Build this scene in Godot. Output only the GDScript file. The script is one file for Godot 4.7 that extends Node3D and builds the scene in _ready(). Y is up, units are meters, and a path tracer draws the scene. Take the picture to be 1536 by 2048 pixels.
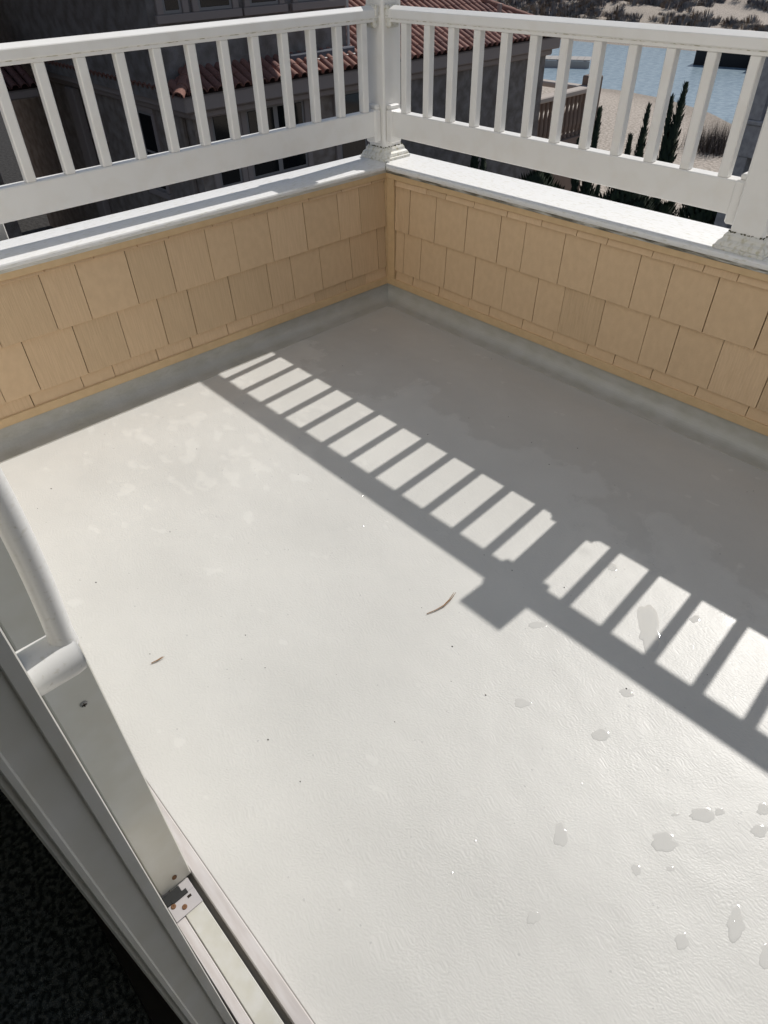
extends Node3D
# A wet roof deck behind a sliding door: x runs along the right parapet, z along the left one, y is up.
const FLOOR := -0.075
const CAP := 0.515
var rng := RandomNumberGenerator.new()
var used := {}
var M := {}

# ------------------------------------------------------------------ naming helpers
func numbered(n: String) -> String:
	var k: int = used.get(n, 0)
	used[n] = k + 1
	return n if k == 0 else "%s_%03d" % [n, k]

func tag(o: Node, label: String, category: String, group := "") -> Node:
	o.set_meta("label", label)
	o.set_meta("category", category)
	if group != "": o.set_meta("group", group)
	return o

func thing(called: String, label: String, category: String, at := Vector3.ZERO, group := "") -> Node3D:
	var o := Node3D.new()
	o.name = numbered(called)
	add_child(o)
	o.position = at
	tag(o, label, category, group)
	return o

func put(called: String, mesh: Mesh, m: Material, parent: Node = null, at := Vector3.ZERO) -> MeshInstance3D:
	var o := MeshInstance3D.new()
	o.mesh = mesh
	o.material_override = m
	if parent == null:
		o.name = numbered(called)
		add_child(o)
	else:
		var k: int = 0
		if parent.has_meta("_n_" + called): k = parent.get_meta("_n_" + called)
		parent.set_meta("_n_" + called, k + 1)
		o.name = called if k == 0 else "%s_%03d" % [called, k]
		parent.add_child(o, true)
	o.position = at
	return o

func structure(o: Node) -> Node:
	o.set_meta("kind", "structure")
	return o

func clean_metas(n: Node) -> void:
	for k in n.get_meta_list():
		if str(k).begins_with("_n_"): n.remove_meta(k)
	for c in n.get_children(): clean_metas(c)

# ------------------------------------------------------------------ mesh helpers
func st_new() -> SurfaceTool:
	var st := SurfaceTool.new()
	st.begin(Mesh.PRIMITIVE_TRIANGLES)
	return st

func tri(st: SurfaceTool, a: Vector3, b: Vector3, c: Vector3, out: Vector3) -> void:
	var n := (b - a).cross(c - a)
	if n.length_squared() < 1e-18: return
	n = n.normalized()
	if n.dot(out) < 0.0:
		var t := b
		b = c
		c = t
		n = -n
	# front faces run clockwise
	for p in [a, c, b]:
		st.set_normal(n)
		st.add_vertex(p)

func quad(st: SurfaceTool, a: Vector3, b: Vector3, c: Vector3, d: Vector3, out: Vector3) -> void:
	tri(st, a, b, c, out)
	tri(st, a, c, d, out)

# a box with chamfered edges, lo to hi
func cbox(st: SurfaceTool, lo: Vector3, hi: Vector3, e := 0.0) -> void:
	var c := (lo + hi) / 2.0
	var h := (hi - lo) / 2.0
	e = minf(e, 0.45 * minf(h.x, minf(h.y, h.z)))
	var ax := [Vector3(1, 0, 0), Vector3(0, 1, 0), Vector3(0, 0, 1)]
	for i in 3:
		var u: Vector3 = ax[(i + 1) % 3]
		var v: Vector3 = ax[(i + 2) % 3]
		var hu := h.dot(u) - e
		var hv := h.dot(v) - e
		for s in [-1.0, 1.0]:
			var n: Vector3 = ax[i] * s
			var f := c + n * h.dot(ax[i])
			quad(st, f - u * hu - v * hv, f + u * hu - v * hv, f + u * hu + v * hv, f - u * hu + v * hv, n)
	if e <= 0.0: return
	for i in 3:
		var a: Vector3 = ax[i]
		var u: Vector3 = ax[(i + 1) % 3]
		var v: Vector3 = ax[(i + 2) % 3]
		for su in [-1.0, 1.0]:
			for sv in [-1.0, 1.0]:
				var p1: Vector3 = c + u * su * h.dot(u) + v * sv * (h.dot(v) - e)
				var p2: Vector3 = c + u * su * (h.dot(u) - e) + v * sv * h.dot(v)
				var la := a * (h.dot(a) - e)
				quad(st, p1 - la, p1 + la, p2 + la, p2 - la, u * su + v * sv)
	for sx in [-1.0, 1.0]:
		for sy in [-1.0, 1.0]:
			for sz in [-1.0, 1.0]:
				var s := Vector3(sx, sy, sz)
				var q := c + s * (h - Vector3.ONE * e)
				tri(st, q + Vector3(sx * e, 0, 0), q + Vector3(0, sy * e, 0), q + Vector3(0, 0, sz * e), s)

func boxm(lo: Vector3, hi: Vector3, e := 0.0) -> ArrayMesh:
	var st := st_new()
	cbox(st, lo, hi, e)
	return st.commit()

# position along a parapet: side 0 is the left wall (runs along z), side 1 the right one (runs along x)
func W(side: int, u: float, y: float, d: float) -> Vector3:
	var yy := y + 0.006 * (u - 0.8)
	return Vector3(d, yy, u) if side == 0 else Vector3(u, yy, d)

# the same without the fall of the parapet
func R(side: int, u: float, y: float, d: float) -> Vector3:
	return Vector3(d, y, u) if side == 0 else Vector3(u, y, d)

# profile of (d, y) run along a parapet from u0 to u1; mitred at the corner when asked
func run_profile(st: SurfaceTool, side: int, prof: PackedVector2Array, u0: float, u1: float, miter := false, fall := true) -> void:
	var n := prof.size()
	var area := 0.0
	for i in n: area += prof[i].cross(prof[(i + 1) % n])
	var sg := 1.0 if area > 0.0 else -1.0
	for i in n:
		var a := prof[i]
		var b := prof[(i + 1) % n]
		var t := (b - a).normalized()
		var o2 := Vector2(t.y, -t.x) * sg
		var out := Vector3(o2.x, o2.y, 0) if side == 0 else Vector3(0, o2.y, o2.x)
		var ua := a.x if miter else u0
		var ub := b.x if miter else u0
		var f := func(u: float, p: Vector2) -> Vector3: return W(side, u, p.y, p.x) if fall else R(side, u, p.y, p.x)
		quad(st, f.call(ua, a), f.call(u1, a), f.call(u1, b), f.call(ub, b), out)
	var tris := Geometry2D.triangulate_polygon(prof)
	for i in range(0, tris.size(), 3):
		for e in 2:
			var pts := []
			for k in 3:
				var p := prof[tris[i + k]]
				var u := (p.x if miter else u0) if e == 0 else u1
				pts.append(W(side, u, p.y, p.x) if fall else R(side, u, p.y, p.x))
			var dirv := Vector3(0, 0, 1) if side == 0 else Vector3(1, 0, 0)
			tri(st, pts[0], pts[1], pts[2], dirv * (-1.0 if e == 0 else 1.0))

# square rings stacked up: [[half width, y], ...]
func stack_square(st: SurfaceTool, rings: Array, top := true, bottom := true) -> void:
	for i in rings.size() - 1:
		var a: float = rings[i][0]
		var b: float = rings[i + 1][0]
		var ya: float = rings[i][1]
		var yb: float = rings[i + 1][1]
		for k in 4:
			var t := Transform3D(Basis(Vector3.UP, k * PI / 2), Vector3.ZERO)
			var out := t.basis * Vector3(0, (a - b) * 2.0, 1 if yb >= ya else -1)
			if absf(yb - ya) < 1e-6: out = Vector3(0, signf(a - b), 0)
			quad(st, t * Vector3(-a, ya, a), t * Vector3(a, ya, a), t * Vector3(b, yb, b), t * Vector3(-b, yb, b), out)
	var r0: float = rings[0][0]
	var y0: float = rings[0][1]
	var r1: float = rings[-1][0]
	var y1: float = rings[-1][1]
	if bottom: quad(st, Vector3(-r0, y0, -r0), Vector3(r0, y0, -r0), Vector3(r0, y0, r0), Vector3(-r0, y0, r0), Vector3.DOWN)
	if top: quad(st, Vector3(-r1, y1, -r1), Vector3(r1, y1, -r1), Vector3(r1, y1, r1), Vector3(-r1, y1, r1), Vector3.UP)

# tube through points with radii (rx across, ry along), smooth
func tube(st: SurfaceTool, pts: Array, radii: Array, seg := 10, caps := true) -> void:
	var n := pts.size()
	var rings := []
	var up := Vector3(0.31, 0.2, 0.93)
	for i in n:
		var t: Vector3 = (pts[mini(i + 1, n - 1)] - pts[maxi(i - 1, 0)]).normalized()
		var s := t.cross(up).normalized()
		var v := s.cross(t).normalized()
		var ring := []
		for k in seg:
			var a := TAU * k / seg
			ring.append([pts[i] + (s * cos(a) + v * sin(a)) * radii[i], s * cos(a) + v * sin(a)])
		rings.append(ring)
	for i in n - 1:
		for k in seg:
			var a = rings[i][k]
			var b = rings[i][(k + 1) % seg]
			var c = rings[i + 1][(k + 1) % seg]
			var d = rings[i + 1][k]
			sm_tri(st, a, b, c)
			sm_tri(st, a, c, d)
	if caps:
		for e in [0, n - 1]:
			var t2: Vector3 = (pts[1] - pts[0]) if e == 0 else (pts[n - 1] - pts[n - 2])
			for k in seg:
				tri(st, pts[e], rings[e][k][0], rings[e][(k + 1) % seg][0], t2 * (-1.0 if e == 0 else 1.0))

func sm_tri(st: SurfaceTool, a: Array, b: Array, c: Array) -> void:
	var n: Vector3 = (b[0] - a[0]).cross(c[0] - a[0])
	var o := [a, c, b]
	if n.dot(a[1] + b[1] + c[1]) < 0.0: o = [a, b, c]
	for p in o:
		st.set_normal(p[1])
		st.add_vertex(p[0])

# lathe round y: [[radius, y], ...]
func lathe(st: SurfaceTool, prof: Array, seg := 12, at := Vector3.ZERO) -> void:
	for i in prof.size() - 1:
		var a := Vector2(prof[i][0], prof[i][1])
		var b := Vector2(prof[i + 1][0], prof[i + 1][1])
		var nn := Vector2(b.y - a.y, a.x - b.x).normalized()
		for k in seg:
			var p := TAU * k / seg
			var q := TAU * (k + 1) / seg
			var f := func(r: Vector2, g: float) -> Vector3: return at + Vector3(r.x * cos(g), r.y, r.x * sin(g))
			quad(st, f.call(a, p), f.call(a, q), f.call(b, q), f.call(b, p), Vector3(nn.x * cos((p + q) / 2), nn.y, nn.x * sin((p + q) / 2)))

# ------------------------------------------------------------------ materials
func lin(r: float, g: float, b: float, a := 1.0) -> Color:
	var c := Color(r, g, b, 1.0).linear_to_srgb()
	c.a = a
	return c

func noise(freq: float, sd: int, oct := 4, kind := FastNoiseLite.TYPE_SIMPLEX_SMOOTH) -> FastNoiseLite:
	var n := FastNoiseLite.new()
	n.noise_type = kind
	n.frequency = freq
	n.seed = sd
	n.fractal_octaves = oct
	return n

func ntex(freq: float, sd: int, c0: Color, c1: Color, size := 512, oct := 4, p0 := 0.2, p1 := 0.8) -> NoiseTexture2D:
	var t := NoiseTexture2D.new()
	t.width = size
	t.height = size
	t.seamless = true
	t.noise = noise(freq, sd, oct)
	var g := Gradient.new()
	g.offsets = PackedFloat32Array([p0, p1])
	g.colors = PackedColorArray([c0, c1])
	t.color_ramp = g
	return t

func nbump(freq: float, sd: int, strength := 4.0, size := 512, oct := 4) -> NoiseTexture2D:
	var t := NoiseTexture2D.new()
	t.width = size
	t.height = size
	t.seamless = true
	t.as_normal_map = true
	t.bump_strength = strength
	t.noise = noise(freq, sd, oct)
	return t

func mat(called: String, c: Color, rough := 0.6, metal := 0.0) -> StandardMaterial3D:
	var m := StandardMaterial3D.new()
	m.resource_name = called
	m.albedo_color = c
	m.roughness = rough
	m.metallic = metal
	M[called] = m
	return m

func dress(m: StandardMaterial3D, albedo: Texture2D, normal: Texture2D, sc: Vector3, ns := 1.0) -> void:
	m.uv1_triplanar = true
	m.uv1_world_triplanar = true
	m.uv1_scale = sc
	if albedo: m.albedo_texture = albedo
	if normal:
		m.normal_enabled = true
		m.normal_texture = normal
		m.normal_scale = ns

func make_materials() -> void:
	var white := Color(1, 1, 1)
	# vinyl of the railings: clean white with faint grime
	var m := mat("white_vinyl", lin(0.88, 0.862, 0.825), 0.3)
	dress(m, ntex(0.011, 3, Color(0.985, 0.98, 0.972), white, 512, 5, 0.1, 0.5), nbump(0.02, 4, 1.2), Vector3(1.3, 1.3, 1.3), 0.25)
	m = mat("grimy_vinyl", lin(0.74, 0.725, 0.67), 0.5)
	dress(m, ntex(0.03, 5, Color(0.86, 0.84, 0.76), white, 512, 5, 0.15, 0.45), null, Vector3(3, 3, 3))
	for side in 2:
		m = mat("grime_%d" % side, white, 0.7)
		dress(m, ntex(0.02, 15 + side, lin(0.36, 0.33, 0.22), lin(0.84, 0.82, 0.77), 1024, 5, 0.22, 0.48), null, Vector3(6, 6, 1.6) if side == 0 else Vector3(1.6, 6, 6))
	m = mat("moss", lin(0.09, 0.085, 0.04), 0.9)
	# the caps: white with dark specks of mildew along the run
	for side in 2:
		m = mat("white_cap_%d" % side, lin(0.82, 0.815, 0.80), 0.5)
		var along := Vector3(3.4, 3.4, 0.7) if side == 0 else Vector3(0.7, 3.4, 3.4)
		dress(m, ntex(0.03, 8 + side, Color(0.92, 0.91, 0.87), white, 1024, 6, 0.16, 0.36), nbump(0.05, 9, 1.2), along, 0.25)
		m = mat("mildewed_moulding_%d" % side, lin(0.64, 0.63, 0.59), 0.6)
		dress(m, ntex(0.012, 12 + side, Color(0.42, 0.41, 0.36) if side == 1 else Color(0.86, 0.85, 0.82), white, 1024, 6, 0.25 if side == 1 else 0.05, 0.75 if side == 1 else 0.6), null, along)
	# shingles: three tones of tan paint on fibre cement with upright grain
	var tones := [Vector3(0.715, 0.512, 0.315), Vector3(0.665, 0.478, 0.292), Vector3(0.76, 0.548, 0.342)]
	var grain := nbump(0.05, 21, 5.0, 512, 5)
	for i in 3:
		m = mat("tan_shingle_%d" % i, lin(tones[i].x, tones[i].y, tones[i].z), 0.62)
		dress(m, ntex(0.03, 22 + i, Color(0.955, 0.95, 0.94), white, 512, 5), grain, Vector3(9.0, 0.42, 9.0), 0.42)
		m.uv1_offset = Vector3(0.13 * i, 0.31 * i, 0.27 * i)
	m = mat("tan_smooth_shingle", lin(0.71, 0.51, 0.312), 0.62)
	dress(m, ntex(0.02, 27, Color(0.975, 0.97, 0.965), white, 512, 5), nbump(0.2, 28, 2.0), Vector3(3, 2, 3), 0.35)
	m = mat("tan_trim", lin(0.68, 0.485, 0.275), 0.55)
	dress(m, ntex(0.02, 31, Color(0.97, 0.965, 0.955), white), null, Vector3(2, 2, 2))
	m = mat("dark_backing", lin(0.10, 0.065, 0.035), 0.9)
	# door
	m = mat("door_white", lin(0.66, 0.645, 0.60), 0.38)
	dress(m, ntex(0.008, 41, Color(0.965, 0.96, 0.94), white, 512, 4), null, Vector3(2, 2, 2))
	m = mat("handle_white", lin(0.84, 0.83, 0.80), 0.3)
	dress(m, ntex(0.03, 42, Color(0.92, 0.91, 0.88), white, 512, 5, 0.1, 0.32), null, Vector3(9, 9, 9))
	m = mat("sill_vinyl", lin(0.57, 0.56, 0.52), 0.45)
	dress(m, ntex(0.01, 43, Color(0.96, 0.955, 0.93), white), null, Vector3(4, 4, 4))
	m = mat("sill_metal", lin(0.62, 0.585, 0.57), 0.45, 0.1)
	dress(m, ntex(0.02, 44, Color(0.95, 0.94, 0.93), white), null, Vector3(1, 6, 6))
	mat("groove_dark", lin(0.26, 0.245, 0.225), 0.7)
	mat("rubber", lin(0.018, 0.019, 0.019), 0.75)
	m = mat("plate", lin(0.56, 0.53, 0.53), 0.4, 0.3)
	mat("rust", lin(0.17, 0.085, 0.04), 0.85)
	mat("dark_hole", lin(0.02, 0.012, 0.008), 0.9)
	mat("screw_steel", lin(0.30, 0.30, 0.29), 0.4, 0.8)
	m = mat("pane", lin(0.55, 0.60, 0.60, 0.30), 0.02)
	m.transparency = BaseMaterial3D.TRANSPARENCY_ALPHA
	m.metallic_specular = 1.0
	m = mat("carpet", lin(0.34, 0.36, 0.34), 0.95)
	dress(m, ntex(0.02, 51, Color(0.45, 0.48, 0.46), white, 1024, 6, 0.3, 0.7), nbump(0.3, 52, 8.0, 512, 3), Vector3(3.2, 3.2, 3.2), 1.0)
	mat("inner_sill", lin(0.06, 0.055, 0.05), 0.6)
	m = mat("house_paint", lin(0.78, 0.76, 0.72), 0.6)
	mat("room_paint", lin(0.75, 0.74, 0.71), 0.9)
	# water on the deck
	m = mat("wet_membrane", lin(0.60, 0.588, 0.552), 0.07)
	m = mat("drop_water", lin(0.5, 0.5, 0.5, 0.10), 0.13)
	m.transparency = BaseMaterial3D.TRANSPARENCY_ALPHA
	m.metallic_specular = 1.0
	mat("needle_brown", lin(0.27, 0.14, 0.05), 0.7)
	mat("dirt", lin(0.03, 0.024, 0.018), 0.9)
	# neighbour
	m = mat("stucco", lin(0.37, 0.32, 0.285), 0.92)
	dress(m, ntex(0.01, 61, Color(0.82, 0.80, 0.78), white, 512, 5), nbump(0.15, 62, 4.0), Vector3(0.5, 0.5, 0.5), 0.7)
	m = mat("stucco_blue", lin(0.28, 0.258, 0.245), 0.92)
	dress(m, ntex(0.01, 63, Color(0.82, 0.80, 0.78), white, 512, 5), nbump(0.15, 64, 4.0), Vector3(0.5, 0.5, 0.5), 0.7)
	m = mat("house_trim", lin(0.36, 0.305, 0.28), 0.8)
	mat("window_frame", lin(0.30, 0.285, 0.275), 0.5)
	mat("window_glass", lin(0.012, 0.014, 0.016), 0.05)
	for i in 4:
		var tc: Vector3 = [Vector3(0.38, 0.19, 0.145), Vector3(0.32, 0.16, 0.125), Vector3(0.44, 0.235, 0.185), Vector3(0.26, 0.13, 0.11)][i]
		m = mat("roof_tile_%d" % i, lin(tc.x, tc.y, tc.z), 0.85)
		dress(m, ntex(0.03, 70 + i, Color(0.72, 0.70, 0.70), white), null, Vector3(2, 2, 2))
	mat("roof_felt", lin(0.05, 0.025, 0.02), 0.95)
	mat("flashing", lin(0.55, 0.54, 0.52), 0.5)
	mat("navy_shingle", lin(0.12, 0.125, 0.145), 0.9)
	# shore
	m = mat("sand", white, 0.95)
	m.vertex_color_use_as_albedo = true
	dress(m, ntex(0.03, 81, Color(0.80, 0.79, 0.77), white, 1024, 6, 0.25, 0.7), nbump(0.03, 82, 6.0, 1024, 6), Vector3(0.16, 0.16, 0.16), 1.0)
	m = mat("inlet_water", lin(0.40, 0.50, 0.56), 0.22)
	dress(m, ntex(0.01, 83, Color(0.86, 0.88, 0.9), white), nbump(0.03, 84, 5.0, 1024, 5), Vector3(0.30, 0.30, 0.30), 0.35)
	m.metallic_specular = 0.6
	mat("dock_dark", lin(0.018, 0.018, 0.02), 0.8)
	mat("dock_top", lin(0.30, 0.28, 0.26), 0.9)
	m = mat("pier_wood", lin(0.42, 0.39, 0.36), 0.9)
	mat("terrace_brown", lin(0.22, 0.165, 0.135), 0.9)
	mat("terrace_rail", lin(0.48, 0.42, 0.37), 0.9)
	for i in 2:
		m = mat("juniper_%d" % i, lin([0.022, 0.032][i], [0.036, 0.05][i], [0.020, 0.022][i]), 0.9)
	mat("bark", lin(0.06, 0.045, 0.035), 0.95)
	m = mat("dry_twig", white, 0.95)
	m.vertex_color_use_as_albedo = true
	m = mat("heath", white, 0.95)
	m.vertex_color_use_as_albedo = true
	m = mat("gray_siding", lin(0.36, 0.375, 0.41), 0.8)
	dress(m, ntex(0.02, 91, Color(0.88, 0.88, 0.88), white), null, Vector3(2, 2, 2))
	mat("brown_siding", lin(0.26, 0.225, 0.205), 0.9)
	m = mat("yard", lin(0.06, 0.055, 0.05), 0.95)

# ------------------------------------------------------------------ camera, sky, sun
func stage() -> void:
	var cam := Camera3D.new()
	cam.name = "camera"
	add_child(cam)
	cam.transform = Transform3D(Basis(Vector3(0.6773, -0.01839, -0.73548), Vector3(-0.46992, 0.75838, -0.45171), Vector3(0.56607, 0.65156, 0.50501)).orthonormalized(), Vector3(2.3396, 1.2749, 2.1477))
	cam.fov = 73.803
	cam.near = 0.02
	cam.far = 3000.0
	cam.current = true
	var we := WorldEnvironment.new()
	we.name = "world_environment"
	var env := Environment.new()
	env.background_mode = Environment.BG_SKY
	var sky := Sky.new()
	var sm := ProceduralSkyMaterial.new()
	sm.sky_top_color = Color(0.42, 0.50, 0.62)
	sm.sky_horizon_color = Color(0.76, 0.775, 0.79)
	sm.sky_curve = 0.16
	sm.ground_bottom_color = Color(0.35, 0.33, 0.30)
	sm.ground_horizon_color = Color(0.62, 0.66, 0.70)
	sm.sky_energy_multiplier = 0.9
	sm.sun_angle_max = 12.0
	sky.sky_material = sm
	env.sky = sky
	env.tonemap_mode = Environment.TONE_MAPPER_LINEAR
	env.tonemap_exposure = 0.885
	env.sdfgi_enabled = true
	env.ssao_enabled = true
	env.ssil_enabled = true
	we.environment = env
	add_child(we)
	var sun := DirectionalLight3D.new()
	sun.name = "sun"
	sun.light_color = Color(1.0, 0.985, 0.965)
	sun.light_energy = 1.3
	sun.light_angular_distance = 0.5
	sun.shadow_enabled = true
	add_child(sun)
	sun.look_at_from_position(Vector3.ZERO, Vector3(0.079, -1.0, 1.014), Vector3.UP)

# ------------------------------------------------------------------ deck floor
func smooth(a: float, b: float, x: float) -> float:
	var t := clampf((x - a) / (b - a), 0.0, 1.0)
	return t * t * (3.0 - 2.0 * t)

func deck_floor() -> void:
	var X := 3.7
	var Z := 2.06
	var w := 2048
	var h := 1532
	var XT := 2.75
	var n1 := noise(1.0, 101, 2)
	var n2 := noise(1.0, 102, 2)
	var n3 := noise(1.0, 103, 4)
	var n4 := noise(1.0, 104, 3)
	var n5 := noise(1.0, 105, 2)
	var hs := PackedFloat32Array()
	hs.resize(w * h)
	var alb := PackedByteArray()
	alb.resize(w * h * 3)
	var rgh := PackedByteArray()
	rgh.resize(w * h)
	for j in h:
		var z := Z * (j + 0.5) / h
		for i in w:
			var x := XT * (i + 0.5) / w
			var big := n3.get_noise_2d(x * 1.6 + 3.0, z * 1.9)
			# a film of water lies where the deck is low: along the right parapet and in patches by the left one
			var lie := 0.60 - z + 0.34 * big + 0.10 * n3.get_noise_2d(x * 7.0, z * 7.0)
			var wet := smooth(-0.07, 0.05, lie)
			var rim := exp(-pow((lie - 0.005) / 0.006, 2.0))
			var lie2 := 0.22 - x * 0.35 + 0.6 * n4.get_noise_2d(x * 5.0 + 9.0, z * 4.0) - absf(z - 1.2) * 0.25
			var wet2 := smooth(0.0, 0.03, lie2)
			var near_left := exp(-pow((x - 0.5) / 0.5, 2.0) - pow((z - 1.25) / 0.45, 2.0))
			var spot := smooth(0.0, 0.014, n4.get_noise_2d(x * 7.0 + 5.0, z * 10.0 + 3.0) - 0.62 + 0.43 * near_left)
			var film := maxf(maxf(wet, wet2 * 0.4), spot)
			var warp := 0.5 * n4.get_noise_2d(x * 9.0, z * 9.0)
			var rough_area := 0.55 + 0.75 * clampf(0.5 + n3.get_noise_2d(x * 2.3, z * 2.3 + 7.0), 0.0, 1.0)
			var wr := n1.get_noise_2d(x * 92.0 + warp * 6.0 + z * 30.0, z * 265.0 + x * 40.0 + warp * 9.0)
			var wr2 := n2.get_noise_2d(x * 210.0, z * 330.0)
			var hh := (0.00024 * wr + 0.00007 * wr2) * rough_area * (1.0 - 0.86 * film) + 0.0011 * big + 0.0005 * n5.get_noise_2d(x * 9.0, z * 9.0)
			hs[j * w + i] = hh
			var tone := 1.0 + 0.035 * big + 0.012 * wr - 0.05 * wet + 0.006 * wet2 + 0.035 * spot + 0.05 * rim * (0.5 + 0.5 * n5.get_noise_2d(x * 6.0, z * 6.0))
			var k := (j * w + i) * 3
			alb[k] = int(clampf(205.0 * tone, 0.0, 255.0))
			alb[k + 1] = int(clampf(203.5 * tone, 0.0, 255.0))
			alb[k + 2] = int(clampf(198.0 * tone, 0.0, 255.0))
			rgh[j * w + i] = int(255.0 * lerpf(0.42 + 0.05 * wr, 0.15 + 0.06 * absf(big), film))
	var nrm := PackedByteArray()
	nrm.resize(w * h * 3)
	var dx := XT / w
	for j in h:
		var ja := mini(j + 1, h - 1) * w
		var jb := maxi(j - 1, 0) * w
		for i in w:
			var gx := (hs[j * w + mini(i + 1, w - 1)] - hs[j * w + maxi(i - 1, 0)]) / (2.0 * dx)
			var gz := (hs[ja + i] - hs[jb + i]) / (2.0 * dx)
			var q := 1.0 / sqrt(gx * gx + gz * gz + 1.0)
			var k := (j * w + i) * 3
			nrm[k] = int(127.5 + 127.0 * -gx * q)
			nrm[k + 1] = int(127.5 + 127.0 * gz * q)
			nrm[k + 2] = int(127.5 + 127.0 * q)
	var m := mat("deck_membrane", Color(1, 1, 1), 1.0)
	m.albedo_texture = ImageTexture.create_from_image(Image.create_from_data(w, h, false, Image.FORMAT_RGB8, alb))
	m.roughness_texture = ImageTexture.create_from_image(Image.create_from_data(w, h, false, Image.FORMAT_L8, rgh))
	m.normal_enabled = true
	m.normal_texture = ImageTexture.create_from_image(Image.create_from_data(w, h, false, Image.FORMAT_RGB8, nrm))
	m.metallic_specular = 0.38
	var st := st_new()
	for q in [[0, 0], [1, 0], [1, 1], [0, 0], [1, 1], [0, 1]]:
		st.set_normal(Vector3.UP)
		st.set_uv(Vector2(q[0] * X / XT, q[1]))
		st.set_tangent(Plane(1, 0, 0, 1))
		st.add_vertex(Vector3(X * q[0], FLOOR, Z * q[1]))
	structure(put("deck_floor", st.commit(), m))
	# the membrane turns up the parapets as a cove
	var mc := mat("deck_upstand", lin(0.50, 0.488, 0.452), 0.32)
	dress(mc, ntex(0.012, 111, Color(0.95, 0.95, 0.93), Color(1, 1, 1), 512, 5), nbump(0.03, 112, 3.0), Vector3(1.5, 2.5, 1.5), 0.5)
	for side in 2:
		var prof := PackedVector2Array()
		prof.append(Vector2(-0.005, 0.01))
		prof.append(Vector2(0.012, 0.01))
		prof.append(Vector2(0.013, -0.02))
		for i in 9:
			var a := PI / 2 * i / 8.0
			prof.append(Vector2(0.013 + 0.042 * (1.0 - cos(a)), -0.03 - 0.042 * sin(a)))
		prof.append(Vector2(0.085, FLOOR + 0.0015))
		prof.append(Vector2(0.085, FLOOR - 0.02))
		prof.append(Vector2(-0.005, FLOOR - 0.02))
		var s2 := st_new()
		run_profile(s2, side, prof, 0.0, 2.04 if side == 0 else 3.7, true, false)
		structure(put("deck_upstand", s2.commit(), mc))

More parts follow.
